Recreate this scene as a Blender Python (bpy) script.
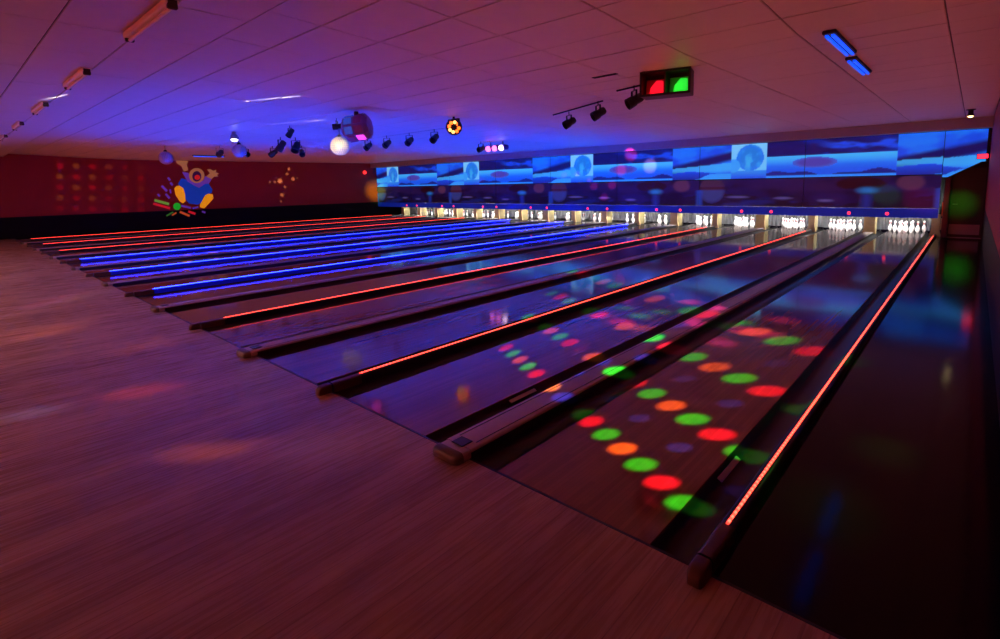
import bpy, math, random
from mathutils import Vector, Matrix
random.seed(7)
PI = math.pi
sc = bpy.context.scene
for o in list(bpy.data.objects):
    bpy.data.objects.remove(o)
COL = sc.collection

# ------------------------------------------------------------------ camera
CAM = Vector((.8161, -2.1817, 1.791)); F = 515.3; PCX, PCY = 517.14, 252.84
YAW, PITCH, ROLL = .7243, -.1295, -.0193
def cam_axes():
    c, s = math.cos, math.sin
    fw = Vector((-s(YAW)*c(PITCH), c(YAW)*c(PITCH), s(PITCH)))
    rt = Vector((c(YAW), s(YAW), 0)); up = rt.cross(fw)
    return c(ROLL)*rt + s(ROLL)*up, -s(ROLL)*rt + c(ROLL)*up, fw
RT, UP, FW = cam_axes()
cd = bpy.data.cameras.new('camera'); cam = bpy.data.objects.new('camera', cd); COL.objects.link(cam)
cd.sensor_width = 36; cd.lens = F*36/1000; cd.shift_x = -(PCX-500)/1000; cd.shift_y = (PCY-319.5)/1000
cd.clip_start = .05; cd.clip_end = 200
cam.matrix_world = Matrix(((RT.x, UP.x, -FW.x, CAM.x), (RT.y, UP.y, -FW.y, CAM.y), (RT.z, UP.z, -FW.z, CAM.z), (0, 0, 0, 1)))
sc.camera = cam
def hit(u, v, ax, val):            # pixel -> point where its ray meets the plane axis = val
    d = RT*((u-PCX)/F) - UP*((v-PCY)/F) + FW
    return CAM + d*((val-CAM[ax])/d[ax])
def project(p):
    d = Vector(p)-CAM; z = d.dot(FW)
    return (None if z < .05 else (PCX+F*d.dot(RT)/z, PCY-F*d.dot(UP)/z))

# ------------------------------------------------------------------ world, large lights, exposure
w = bpy.data.worlds.new('world'); sc.world = w; w.use_nodes = True
w.node_tree.nodes['Background'].inputs[0].default_value = (.004, .002, .006, 1)
sc.view_settings.view_transform = 'Standard'; sc.view_settings.look = 'None'
sc.view_settings.exposure = 0.0; sc.view_settings.gamma = 1; sc.view_settings.use_curve_mapping = False
sc.cycles.max_bounces = 6; sc.cycles.diffuse_bounces = 3; sc.cycles.glossy_bounces = 3
sc.cycles.sample_clamp_indirect = 4.0; sc.cycles.caustics_reflective = False

LED_RED = ((1.0, .045, .026), 8.0)
LED_BLUE = ((.0035, .010, 1.0), 110.0)
WASH_RED = 40.0
WASH = 290.0            # upward light of each blue divider strip
ART_UP, ART_LOW = .88, .34
def area(name, loc, rot, sx, sy, col, power):
    l = bpy.data.lights.new(name, 'AREA'); l.shape = 'RECTANGLE'; l.size = sx; l.size_y = sy
    l.color = col; l.energy = power
    o = bpy.data.objects.new(name, l); COL.objects.link(o); o.location = loc; o.rotation_euler = rot
    return o
# unseen warm fill lights added behind the approach to tint the room
area('ambient_fill', (-14, -4.2, 3.28), (0, 0, 0), 12, .5, (1.0, .50, .52), 200)
area('ambient_fill', (-22, -5.2, 3.28), (0, 0, 0), 10, .5, (1.0, .48, .40), 60)
area('ambient_fill', (-20.5, -7.5, 1.1), (math.radians(-115), 0, 0), 12, .35, (1.0, .50, .40), 230)
area('ambient_fill', (-7.5, -7.5, 1.1), (math.radians(-115), 0, 0), 12, .35, (1.0, .50, .38), 480)

# ------------------------------------------------------------------ node helpers
def srgb(r, g, b):
    f = lambda c: (c/255/12.92) if c/255 <= .04045 else ((c/255+.055)/1.055)**2.4
    return (f(r), f(g), f(b))
class NT:
    def __init__(self, tree): self.t = tree
    def n(self, kind, **kw):
        x = self.t.nodes.new(kind)
        for k, v in kw.items(): setattr(x, k, v)
        return x
    def put(self, sock, v):
        if isinstance(v, bpy.types.NodeSocket): self.t.links.new(v, sock)
        else: sock.default_value = v
    def m(self, op, a, b=None, c=None, clamp=False):
        x = self.n('ShaderNodeMath', operation=op, use_clamp=clamp)
        for i, v in enumerate((a, b, c)):
            if v is not None: self.put(x.inputs[i], v)
        return x.outputs[0]
    def vm(self, op, a, b=None):
        x = self.n('ShaderNodeVectorMath', operation=op)
        self.put(x.inputs[0], a)
        if b is not None: self.put(x.inputs[1], b)
        return x.outputs['Value'] if op in ('DOT_PRODUCT', 'LENGTH') else x.outputs[0]
    def sep(self, v):
        x = self.n('ShaderNodeSeparateXYZ'); self.put(x.inputs[0], v); return x.outputs
    def comb(self, a, b, c):
        x = self.n('ShaderNodeCombineXYZ')
        for i, v in enumerate((a, b, c)): self.put(x.inputs[i], v)
        return x.outputs[0]
    def mix(self, f, a, b, blend='MIX'):
        x = self.n('ShaderNodeMix', data_type='RGBA', blend_type=blend)
        self.put(x.inputs[0], f); self.put(x.inputs[6], a); self.put(x.inputs[7], b)
        return x.outputs[2]
    def step(self, v, lo, hi):     # smoothstep lo..hi -> 0..1
        x = self.n('ShaderNodeMapRange', interpolation_type='SMOOTHSTEP')
        self.put(x.inputs[0], v); x.inputs[1].default_value = lo; x.inputs[2].default_value = hi
        return x.outputs[0]
    def noise(self, vec, scale, detail=3, rough=.5):
        x = self.n('ShaderNodeTexNoise'); self.put(x.inputs['Vector'], vec)
        x.inputs['Scale'].default_value = scale; x.inputs['Detail'].default_value = detail; x.inputs['Roughness'].default_value = rough
        return x.outputs[0]
    def scale(self, vec, s):
        return self.vm('MULTIPLY', vec, s)
def c4(c): return (c[0], c[1], c[2], 1)
MATS = {}
def mat(name, col, rough=.5, metal=0, spec=.5, noise=.0, nscale=8, bump=0, emis=None, estr=0, coat=0):
    if name in MATS: return MATS[name]
    m = bpy.data.materials.new(name); m.use_nodes = True; t = NT(m.node_tree)
    b = m.node_tree.nodes['Principled BSDF']
    b.inputs['Roughness'].default_value = rough; b.inputs['Metallic'].default_value = metal
    b.inputs['Specular IOR Level'].default_value = spec; b.inputs['Coat Weight'].default_value = coat
    b.inputs['Base Color'].default_value = c4(col)
    if noise or bump:
        g = t.n('ShaderNodeNewGeometry')
        nz = t.noise(g.outputs['Position'], nscale, 4)
        if noise:
            t.put(b.inputs['Base Color'], t.mix(nz, c4([x*(1-noise) for x in col]), c4([min(1, x*(1+noise)) for x in col])))
        if bump:
            bp = t.n('ShaderNodeBump'); bp.inputs['Strength'].default_value = bump; bp.inputs['Distance'].default_value = .01
            t.put(bp.inputs['Height'], nz); t.put(b.inputs['Normal'], bp.outputs[0])
    if emis:
        b.inputs['Emission Color'].default_value = c4(emis); b.inputs['Emission Strength'].default_value = estr
    MATS[name] = m; return m
def wood(name, dark, light, board, rough, wob=.25, spec=.5, bumps=.05):
    m = bpy.data.materials.new(name); m.use_nodes = True; t = NT(m.node_tree); b = m.node_tree.nodes['Principled BSDF']
    g = t.n('ShaderNodeNewGeometry'); P = g.outputs['Position']; x, y, z = t.sep(P)
    k = t.m('FLOOR', t.m('DIVIDE', x, board))
    lane = t.m('FLOOR', t.m('DIVIDE', t.m('ADD', y, t.m('MULTIPLY', t.m('FRACT', t.m('MULTIPLY', k, .3719)), 1.9)), 1.9))
    wn = t.n('ShaderNodeTexWhiteNoise', noise_dimensions='2D'); t.put(wn.inputs['Vector'], t.comb(k, lane, 0))
    grain = t.noise(t.scale(P, (55, 2.2, 1)), 1, 4, .6)
    cloud = t.noise(t.scale(P, (2.6, .40, 1)), 1, 4, .6)
    f = t.m('ADD', t.m('MULTIPLY', wn.outputs[0], wob), t.m('MULTIPLY', grain, .24))
    f = t.m('ADD', f, t.m('MULTIPLY', t.m('SUBTRACT', cloud, .28), 1.1), clamp=True)
    col = t.mix(f, c4(dark), c4(light))
    fr = t.m('FRACT', t.m('DIVIDE', x, board))
    seam = t.m('LESS_THAN', fr, .06)
    col = t.mix(t.m('MULTIPLY', seam, .35), col, c4([c*.4 for c in dark]))
    t.put(b.inputs['Base Color'], col)
    t.put(b.inputs['Roughness'], t.m('ADD', rough, t.m('MULTIPLY', grain, .07)))
    b.inputs['Specular IOR Level'].default_value = spec
    if bumps:
        bp = t.n('ShaderNodeBump'); bp.inputs['Strength'].default_value = bumps; bp.inputs['Distance'].default_value = .004
        t.put(bp.inputs['Height'], grain); t.put(b.inputs['Normal'], bp.outputs[0])
    MATS[name] = m; return m
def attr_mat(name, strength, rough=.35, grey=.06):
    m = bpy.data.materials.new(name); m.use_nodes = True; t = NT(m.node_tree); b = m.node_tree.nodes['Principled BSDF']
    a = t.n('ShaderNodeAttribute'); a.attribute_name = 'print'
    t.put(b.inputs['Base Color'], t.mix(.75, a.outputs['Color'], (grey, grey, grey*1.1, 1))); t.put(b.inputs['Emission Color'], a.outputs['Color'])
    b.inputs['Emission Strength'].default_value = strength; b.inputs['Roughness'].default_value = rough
    MATS[name] = m; return m

# ------------------------------------------------------------------ mesh helpers
class MB:
    def __init__(self): self.v = []; self.f = []; self.mi = []
    def quad_strip(self, rings, closed=True, cap=False, mi=0):
        n = len(rings[0]); base = len(self.v)
        for r in rings: self.v += [tuple(p) for p in r]
        for i in range(len(rings)-1):
            for j in range(n if closed else n-1):
                a = base+i*n+j; b = base+i*n+(j+1) % n
                self.f.append((a, b, b+n, a+n)); self.mi.append(mi)
        if cap:
            self.f.append(tuple(base+j for j in reversed(range(n)))); self.mi.append(mi)
            self.f.append(tuple(base+(len(rings)-1)*n+j for j in range(n))); self.mi.append(mi)
        return self
    def box(self, c, s, rot=None, bev=0, mi=0):
        hx, hy, hz = s[0]/2, s[1]/2, s[2]/2
        if bev:
            b = min(bev, hx*.9, hy*.9, hz*.9)
            def ring(z, k): 
                X, Y = hx-k, hy-k
                q = b*.7
                return [(-X, -Y+q, z), (-X+q, -Y, z), (X-q, -Y, z), (X, -Y+q, z), (X, Y-q, z), (X-q, Y, z), (-X+q, Y, z), (-X, Y-q, z)]
            rings = [ring(-hz, b), ring(-hz+b, 0), ring(hz-b, 0), ring(hz, b)]
        else:
            rings = [[(-hx, -hy, z), (hx, -hy, z), (hx, hy, z), (-hx, hy, z)] for z in (-hz, hz)]
        M = rot if rot else Matrix.Identity(3)
        C = Vector(c)
        return self.quad_strip([[C+M @ Vector(p) for p in r] for r in rings], True, True, mi)
    def cyl(self, a, b, r0, r1=None, n=16, mi=0, cap=True):
        a, b = Vector(a), Vector(b); r1 = r0 if r1 is None else r1
        d = (b-a).normalized(); u = d.orthogonal().normalized(); v = d.cross(u)
        rg = lambda p, r: [p+u*(r*math.cos(2*PI*i/n))+v*(r*math.sin(2*PI*i/n)) for i in range(n)]
        return self.quad_strip([rg(a, r0), rg(b, r1)], True, cap, mi)
    def lathe(self, prof, c=(0, 0, 0), n=16, axis=Vector((0, 0, 1)), mi=0, cap=True):
        d = Vector(axis).normalized(); u = d.orthogonal().normalized(); v = d.cross(u); C = Vector(c)
        return self.quad_strip([[C+d*z+u*(r*math.cos(2*PI*i/n))+v*(r*math.sin(2*PI*i/n)) for i in range(n)] for r, z in prof], True, cap, mi)
    def extrude_y(self, prof, y0, y1, closed=True, cap=True, mi=0):   # prof: (x,z) list
        return self.quad_strip([[(x, y0, z) for x, z in prof], [(x, y1, z) for x, z in prof]], closed, cap, mi)
    def prism(self, pts, d, mi=0):    # planar polygon pushed along vector d
        d = Vector(d); return self.quad_strip([[Vector(p) for p in pts], [Vector(p)+d for p in pts]], True, True, mi)
    def mesh(self, name, mats, smooth=False):
        me = bpy.data.meshes.new(name); me.from_pydata(self.v, [], self.f)
        for m in (mats if isinstance(mats, (list, tuple)) else [mats]): me.materials.append(m)
        if any(self.mi): me.polygons.foreach_set('material_index', self.mi)
        import bmesh
        b = bmesh.new(); b.from_mesh(me); bmesh.ops.recalc_face_normals(b, faces=b.faces); b.to_mesh(me); b.free()
        if smooth:
            me.polygons.foreach_set('use_smooth', [True]*len(me.polygons))
            try: me.set_sharp_from_angle(angle=math.radians(38))
            except Exception: pass
        me.update(); return me
    def build(self, name, mats, parent=None, smooth=False):
        return link(name, self.mesh(name, mats, smooth), parent)
def link(name, me, parent=None, loc=None):
    o = bpy.data.objects.new(name, me); COL.objects.link(o)
    if parent: o.parent = parent
    if loc: o.location = loc
    return o
def tag(o, label, cat, group=None):
    o['label'] = label; o['category'] = cat
    if group: o['group'] = group
    return o
def thing(name, label, cat, loc=(0, 0, 0), rz=0, group=None):
    o = bpy.data.objects.new(name, None); COL.objects.link(o); o.location = loc; o.rotation_euler = (0, 0, rz)
    o.empty_display_size = .1
    return tag(o, label, cat, group)
def struct(o): o['kind'] = 'structure'; return o
def copy_tree(o, parent=None):
    c = o.copy(); COL.objects.link(c); c.parent = parent
    for ch in list(o.children): copy_tree(ch, c)
    return c
ORD = ['first', 'second', 'third', 'fourth', 'fifth', 'sixth', 'seventh', 'eighth', 'ninth', 'tenth', 'eleventh', 'twelfth', 'thirteenth', 'fourteenth', 'fifteenth', 'sixteenth', 'seventeenth']

# ------------------------------------------------------------------ materials
W_APP = wood('approach_wood', srgb(122, 84, 64), srgb(232, 196, 160), .085, .24, .14, .4)
W_LANE = wood('lane_wood', srgb(104, 62, 44), srgb(164, 112, 80), .027, .045, .3, .8, .012)
W_DECK = wood('deck_wood', srgb(70, 60, 60), srgb(110, 100, 100), .027, .05, .2, .5, 0)
M_BLACK = mat('black_paint', (.008, .008, .01), .45)
M_FLOORBLK = mat('black_polished_floor', (.003, .003, .004), .10, spec=.12, noise=.3, nscale=20, bump=.03)
M_GUT = mat('gutter_black', (.010, .009, .011), .28)
M_RAIL = mat('rail_brown', srgb(92, 66, 50), .4, noise=.2, nscale=30)
M_RAILBLK = mat('rail_black', (.012, .010, .012), .35)
M_CAP = mat('cap_grey', srgb(186, 170, 164), .34, noise=.12, nscale=25)
M_NOSE = mat('nose_plastic', srgb(104, 94, 78), .3)
M_HATCH = mat('hatch_dark', (.01, .01, .014), .3)
M_PLATE = mat('plate_metal', (.5, .47, .45), .35, metal=.6)
M_LEDR = mat('led_red', (.2, .02, .01), .3, emis=LED_RED[0], estr=LED_RED[1])
M_LEDB = mat('led_blue', (.01, .02, .3), .3, emis=LED_BLUE[0], estr=LED_BLUE[1])
for _m, (_c, _e) in ((M_LEDR, LED_RED), (M_LEDB, LED_BLUE)):
    _t = NT(_m.node_tree); _g = _t.n('ShaderNodeNewGeometry'); _x, _y, _z = _t.sep(_g.outputs['Position'])
    _s = _t.m('SINE', _t.m('MULTIPLY', _y, 2*PI/.045))
    _t.put(_m.node_tree.nodes['Principled BSDF'].inputs['Emission Strength'], _t.m('MULTIPLY', _e, _t.m('ADD', .85, _t.m('MULTIPLY', _s, .55))))
M_TILE = mat('ceiling_tile', srgb(214, 204, 200), .42, noise=.05, nscale=6, bump=.12)
M_SEAM = mat('ceiling_grid', srgb(104, 92, 96), .7)
M_WALLRED = mat('wall_red', srgb(150, 34, 30), .55, noise=.12, nscale=1.2)
M_SKIRT = mat('skirt_black', (.006, .006, .008), .5, spec=.1)
M_SOFFIT = mat('soffit_grey', srgb(176, 186, 186), .6, noise=.1, nscale=3)
M_BEIGE = mat('kickback_beige', srgb(186, 156, 108), .5, noise=.15, nscale=14)
M_OLIVE = mat('kickback_side', srgb(120, 108, 70), .6, noise=.2, nscale=10)
M_PIT = mat('pit_black', (.012, .012, .014), .7)
M_PIN = mat('pin_white', (.86, .85, .82), .22)
M_PINRED = mat('pin_red', srgb(190, 24, 30), .3)
M_DECKLAMP = mat('deck_lamp_glow', (.8, .8, .8), .4, emis=(1, .97, .94), estr=360)
M_LEDGE = mat('ledge_blue', srgb(24, 60, 170), .4, noise=.4, nscale=2, emis=srgb(10, 40, 170), estr=.35)
M_REDLAMP = mat('red_indicator', (.5, .02, .03), .3, emis=(1, .03, .06), estr=2.2)
M_FIX = mat('fixture_black', (.012, .011, .015), .45)
M_STEEL = mat('fixture_steel', (.35, .34, .36), .4, metal=.7)
M_LENS = mat('lens_dark', (.02, .02, .05), .08)
M_BATTEN = mat('batten_cream', srgb(252, 244, 224), .5)
M_TUBE = mat('tube_off', srgb(252, 248, 236), .25)
M_BATEND = mat('batten_end', srgb(70, 56, 44), .5)
M_UV = mat('uv_tube_glow', (.01, .03, .4), .3, emis=(.003, .075, 1.0), estr=1.5)
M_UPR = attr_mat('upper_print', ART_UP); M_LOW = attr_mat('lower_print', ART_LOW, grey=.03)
M_ENDP = mat('end_panel_red', srgb(96, 34, 44), .5, noise=.2, nscale=6)
M_DOOR = mat('door_black', (.025, .03, .025), .3)

# ------------------------------------------------------------------ layout
A_, L_, G_, W_ = .2736, 1.054, .235, .7238
PAIR = 2*A_+2*L_+W_
LED_W, CAP_W = 2*(A_-G_), W_-2*G_
XL, XR = -29.0, 1.08
YB = -9.0            # wall behind the approach
Y_MASK = 17.6; Y_END = 20.1
PROFILE = [(0, 3.50), (1.4, 3.44), (2.8, 3.375), (4.2, 3.335), (17.2, 3.42)]
def ceil_z(y):
    if y < 0: return 3.36
    for (a, za), (b, zb) in zip(PROFILE, PROFILE[1:]):
        if y <= b: return za+(zb-za)*(y-a)/(b-a)
    return PROFILE[-1][1]
def lane_x(n):       # right edge of lane n (1 = beside the black walkway)
    j, odd = divmod(n-1, 2)
    return -PAIR*j-A_-(L_+W_ if odd else 0)
def lane_c(n): return lane_x(n)-L_/2
def cap_x(j): return -PAIR*j-A_-L_-W_/2

# ------------------------------------------------------------------ setting
fl = struct(MB().box(((XL+XR)/2, YB/2-.003, -.05), (XR-XL, -YB-.006, .1)).build('floor', W_APP))
struct(MB().box(((XL+XR)/2, Y_END/2, -.2), (XR-XL, Y_END, .1)).build('floor', M_PIT))
struct(MB().box(((LED_W/2+XR)/2, Y_END/2, -.07), (XR-LED_W/2, Y_END-.02, .14)).build('floor', M_FLOORBLK))
x8 = -PAIR*8-LED_W/2
struct(MB().box(((XL+x8)/2, Y_END/2, -.07), (x8-XL, Y_END-.02, .14)).build('floor', M_FLOORBLK))
struct(MB().box(((XL+XR)/2, .004, -.03), (XR-XL, .014, .061)).build('trim_1', M_BLACK))
SK = .9
def side_wall(name, x, sgn):
    wl = struct(MB().box((x+sgn*.06, (YB+Y_END)/2, (SK+3.7)/2), (.12, Y_END-YB, 3.7-SK)).build(name, M_WALLRED))
    sk = struct(MB().box((x+sgn*.057, (YB+Y_END)/2, SK/2), (.122, Y_END-YB, SK)).build('baseboard_'+name[5:], M_SKIRT))
    return wl
side_wall('wall_left', XL, -1); side_wall('wall_right', XR, 1)
struct(MB().box(((XL+XR)/2, YB-.06, 1.8), (XR-XL, .12, 3.6)).build('wall_rear', M_WALLRED))
struct(MB().box(((XL+XR)/2, Y_END+.06, 1.8), (XR-XL, .12, 3.6)).build('wall_front', M_PIT))
# soffit above the masking
struct(MB().box(((XL+XR)/2, 17.32, 3.29), (XR-XL, .3, .32)).build('trim_2', M_SOFFIT))
struct(MB().box(((XL+XR)/2, 18.8, 3.40), (XR-XL, 2.6, .1)).build('trim_3', M_PIT))

# ceiling with tiles
ca = struct(MB().box(((XL+XR)/2, YB/2+.0, 3.36+.065), (XR-XL, -YB, .1)).build('ceiling', M_SEAM))
cb = MB()
cb.quad_strip([[(XL, y, z+.016), (XR, y, z+.016), (XR, y, z+.12), (XL, y, z+.12)] for y, z in PROFILE], True, True)
cl = struct(cb.build('ceiling', M_SEAM))
struct(MB().box(((XL+XR)/2, -.012, 3.435), (XR-XL, .02, .15)).build('trim_4', M_TILE))
TX, TYA, TYL = 1.22, .61, .63
tiles = []
def tile_list():
    x_off = -5.6
    i0 = math.floor((XL-x_off)/TX); i1 = math.ceil((XR-x_off)/TX)
    for i in range(i0, i1):
        a, b = max(XL, x_off+i*TX), min(XR, x_off+(i+1)*TX)
        if b-a < .1: continue
        k = 0; y = -.024
        while y > YB+.2:
            y1 = max(YB, y-TYA); tiles.append((ca, (a+b)/2, (y+y1)/2, b-a, y-y1, 3.36, 0)); y = y1
        a2, b2 = a, b
        for (ya, za), (yb, zb) in zip(PROFILE, PROFILE[1:]):
            n = max(1, round((yb-ya)/TYL)); d = (yb-ya)/n; sl = math.atan2(zb-za, yb-ya)
            for q in range(n):
                yc = ya+(q+.5)*d
                tiles.append((cl, (a+b)/2, yc, b-a, d, ceil_z(yc), sl))
tile_list()
def in_view(t):
    p = project((t[1], t[2], t[5]))
    return p is not None and -60 < p[0] < 1060 and -40 < p[1] < 200
vis = [t for t in tiles if in_view(t)]
vis.sort(key=lambda t: (Vector((t[1], t[2], t[5]))-CAM).length)
near = set(id(t) for t in vis[:290])
tile_mesh = {}
rest = {}
def tile_box(mb, sx, sy, C=(0, 0, 0), rot=None):
    e = .007
    M = rot if rot else Matrix.Identity(3); C = Vector(C)
    def r(z, k): return [C+M @ Vector(p) for p in ((-sx/2+k, -sy/2+k, z), (sx/2-k, -sy/2+k, z), (sx/2-k, sy/2-k, z), (-sx/2+k, sy/2-k, z))]
    mb.quad_strip([r(.014, e), r(.004, e), r(0, e+.005)], True, True)
rng = random.Random(3)
for t in tiles:
    par, x, y, sx, sy, z, sl = t
    z += rng.uniform(-.002, .002)
    if id(t) in near:
        key = (round(sx, 3), round(sy, 3))
        if key not in tile_mesh:
            mb = MB(); tile_box(mb, sx, sy); tile_mesh[key] = mb.mesh('ceiling_tile', M_TILE)
        o = link('ceiling_tile', tile_mesh[key], par, (x, y, z)); o.rotation_euler = (sl, 0, 0)
    else:
        mb = rest.setdefault(par.name, (MB(), par))[0]
        tile_box(mb, sx, sy, (x, y, z), Matrix.Rotation(sl, 3, 'X'))
for mb, par in rest.values():
    o = mb.build('ceiling_tiles_far', M_TILE, par); o['kind'] = 'stuff'

# ------------------------------------------------------------------ lanes
def gutter_prof(x0, sgn):   # trough from lane edge outwards
    pts = [(x0, -.006)]
    for i in range(9):
        a = PI*i/8; pts.append((x0+sgn*(.117-.112*math.cos(a)), -.012-.085*math.sin(a)))
    pts.append((x0+sgn*(G_-.0045), -.006)); pts += [(x0+sgn*(G_-.0045), -.13), (x0, -.13)]
    return pts
bed_me = MB().box((0, 8.508, -.05), (L_-.002, 16.99, .1), bev=.003).mesh('lane_bed', W_LANE)
deck_me = MB().box((0, 18.45, -.05), (L_-.002, 2.88, .1), bev=.003).mesh('pin_deck', W_DECK)
gl_me = MB().extrude_y(gutter_prof(-L_/2-.001, -1), .012, 19.9).mesh('gutter', M_GUT, True)
gr_me = MB().extrude_y(gutter_prof(L_/2+.001, 1), .012, 19.9).mesh('gutter', M_GUT, True)
plate_me = MB().box((0, 0, 0), (.035, .34, .006), bev=.002).mesh('sensor_plate', M_PLATE)
pin_prof = [(.0, 0), (.0258, 0), (.0290, .008), (.0360, .019), (.0495, .057), (.0578, .086), (.0605, .114), (.0580, .149), (.0470, .184), (.0355, .216), (.0260, .238), (.0232, .254), (.0240, .272), (.0268, .298), (.0310, .325), (.0323, .343), (.0300, .361), (.0205, .376), (.0, .381)]
pin_me = MB().lathe(pin_prof, n=14, cap=False).mesh('bowling_pin', M_PIN, True)
s1_me = MB().lathe([(.0242, .262), (.0252, .263), (.0264, .276), (.0256, .278)], n=14, cap=False).mesh('neck_stripe', M_PINRED, True)
s2_me = MB().lathe([(.0272, .290), (.0282, .291), (.0300, .306), (.0290, .308)], n=14, cap=False).mesh('neck_stripe', M_PINRED, True)
for n in range(1, 17):
    X = lane_c(n); w_ = ORD[n-1]
    t = thing('bowling_lane', f'glossy wooden bowling lane with black gutters, {w_} lane from the black walkway', 'bowling lane', (X, 0, 0), 0, 'bowling lanes side by side')
    link('lane_bed', bed_me, t); d = link('pin_deck', deck_me, t); d['label'] = 'dark glossy pin deck'
    link('gutter', gl_me, t); link('gutter', gr_me, t)
    if n <= 6:
        q = link('sensor_plate', plate_me, t, (L_/2+.03 if n % 2 == 1 else -L_/2-.03, 0, 0)); 
        q.location = (L_/2+.045, 1.0 if n % 2 else 1.05, -.022); q.rotation_euler = (0, .5, 0); q['label'] = 'small pale metal plate in the gutter'
    for row in range(4):
        for c in range(row+1):
            px = X+(c-row/2)*.3048; py = 18.72+row*.264
            p = tag(link('bowling_pin', pin_me, None, (px, py, .0005)), f'white bowling pin {("alone at the front", "in the second row", "in the third row", "in the back row")[row]} of the {w_} lane from the black walkway', 'bowling pin', f'pins racked on the {w_} lane')
            p.rotation_euler = (0, 0, random.random()*6)
            link('neck_stripe', s1_me, p); link('neck_stripe', s2_me, p)

# narrow dividers with the LED strip
def rail_prof(wd, h, r=.02, z0=-.12):
    h2 = wd/2-.001
    pts = [(-h2, z0), (-h2, h-r)]
    for i in range(1, 5): a = PI/2*i/4; pts.append((-h2+r-r*math.cos(a), h-r+r*math.sin(a)))
    for i in range(0, 4): a = PI/2*i/4; pts.append((h2-r+r*math.sin(a), h-r+r*math.cos(a)))
    pts += [(h2, h-r), (h2, z0)]
    return pts
HL = .075
rail_me = MB().extrude_y(rail_prof(LED_W, HL), .015, 18.1).mesh('rail', M_RAILBLK, True)
nb = MB()
pr = [(x, max(z, .002)) for x, z in rail_prof(LED_W+.004, HL+.002)]
def sc_prof(s, k): return [(x*s, .002+(z-.002)*k) for x, z in pr]
nb.quad_strip([[(x, y, z) for x, z in sc_prof(s, k)] for y, s, k in ((-.12, .55, .35), (-.113, .8, .7), (-.095, .95, .93), (-.07, 1, 1), (.0, 1, 1))], True, True)
nose_me = nb.mesh('end_cap', M_RAIL, True)
nb = MB().extrude_y(rail_prof(LED_W+.004, HL+.002, z0=-.1), .016, .30); nosb_me = nb.mesh('wood_capping', M_RAIL, True)
glow_me = MB().extrude_y(rail_prof(LED_W+.001, HL+.0005, .02, -.02), .31, 17.3).mesh('spill_glow', mat('blue_spill_emission', (.01, .02, .35), .3, emis=(.0, .004, 1.0), estr=.16), True)  # emission put on the rail sides to imitate blue spill from the strip
led_me = {}
for c, m in (('red', M_LEDR), ('blue', M_LEDB)):
    b = MB()
    b.extrude_y([(-.0065, HL), (-.0065, HL+.006), (-.004, HL+.009), (.004, HL+.009), (.0065, HL+.006), (.0065, HL)], 0.30, 17.3)
    led_me[c] = b.mesh('led_strip', m)
chan_me = MB()
for s in (-1, 1): chan_me.box((s*.012, 8.8, HL+.0015), (.005, 17.0, .004))
chan_me = chan_me.mesh('led_channel', M_RAILBLK)
for j in range(9):
    colr = 'blue' if j in (3, 4, 5) else 'red'
    if j == 0: lab = f'narrow black lane divider with glowing red light strip beside the black walkway'
    elif j == 8: lab = 'narrow black lane divider with glowing red light strip nearest the mural wall'
    else: lab = f'narrow black divider with glowing {colr} light strip, {ORD[j]} divider from the black walkway'
    t = thing('lane_divider', lab, 'lane divider', (-PAIR*j, 0, 0), 0, 'lit lane dividers')
    link('rail', rail_me, t); link('end_cap', nose_me, t); link('wood_capping', nosb_me, t); link('led_channel', chan_me, t)
    s = link('led_strip', led_me[colr], t); s['label'] = f'glowing {colr} light strip'
    if colr == 'red':
        a = area('strip_light', (-PAIR*j, 8.8, HL+.012), (PI, 0, 0), .012, 17.0, (1.0, .21, .15), WASH_RED); a.data.spread = math.radians(150)
    if colr == 'blue':
        link('spill_glow', glow_me, t)['label'] = 'divider side given a deep blue glow for strip spill'
        a = area('strip_light', (-PAIR*j, 8.8, HL+.012), (PI, 0, 0), .012, 17.0, (.012, .065, 1.0), WASH); a.data.spread = math.radians(130)

# wide ball-return covers
HC = .062
cv_me = MB().extrude_y(rail_prof(CAP_W-.012, HC-.022, .008), .015, 18.1).mesh('body', M_RAILBLK, True)
tp_me = MB().extrude_y([(x, max(z, HC-.021)) for x, z in rail_prof(CAP_W-.002, HC, .018)], .012, 18.1).mesh('top_plate', M_CAP, True)
pr = [(x, max(z, .002)) for x, z in rail_prof(CAP_W+.006, HC+.003, .03)]
nb = MB()
nb.quad_strip([[(x, y, z) for x, z in [(a*s, .002+(b-.002)*k) for a, b in pr]] for y, s, k in ((-.26, .72, .45), (-.252, .86, .75), (-.23, .96, .93), (-.19, 1, 1), (.02, 1, 1))], True, True)
cn_me = nb.mesh('nose_cover', M_NOSE, True)
fr_me = MB().extrude_y([(x, max(z, .002)) for x, z in rail_prof(CAP_W-.008, HC-.004, .02)], -.061, .012).mesh('front_cover', M_CAP, True)
nb = MB()
nb.quad_strip([[(x, y, z) for x, z in [(a*s, .002+(b-.002)*k) for a, b in pr]] for y, s, k in ((-.13, .66, .40), (-.125, .82, .72), (-.108, .94, .92), (-.085, 1, 1), (-.06, 1, 1))], True, True)
cn_me = nb.mesh('nose_cover', M_NOSE, True)
ht_me = MB().box((0.0, .045, HC+.003), (.11, .10, .008), bev=.003).mesh('hatch', M_HATCH)
sm_me = MB()
for s in (-1, 1): sm_me.box((s*(CAP_W/2-.045), 8.9, HC+.001), (.005, 17.6, .004))
sm_me = sm_me.mesh('seam_bead', M_HATCH)
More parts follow.
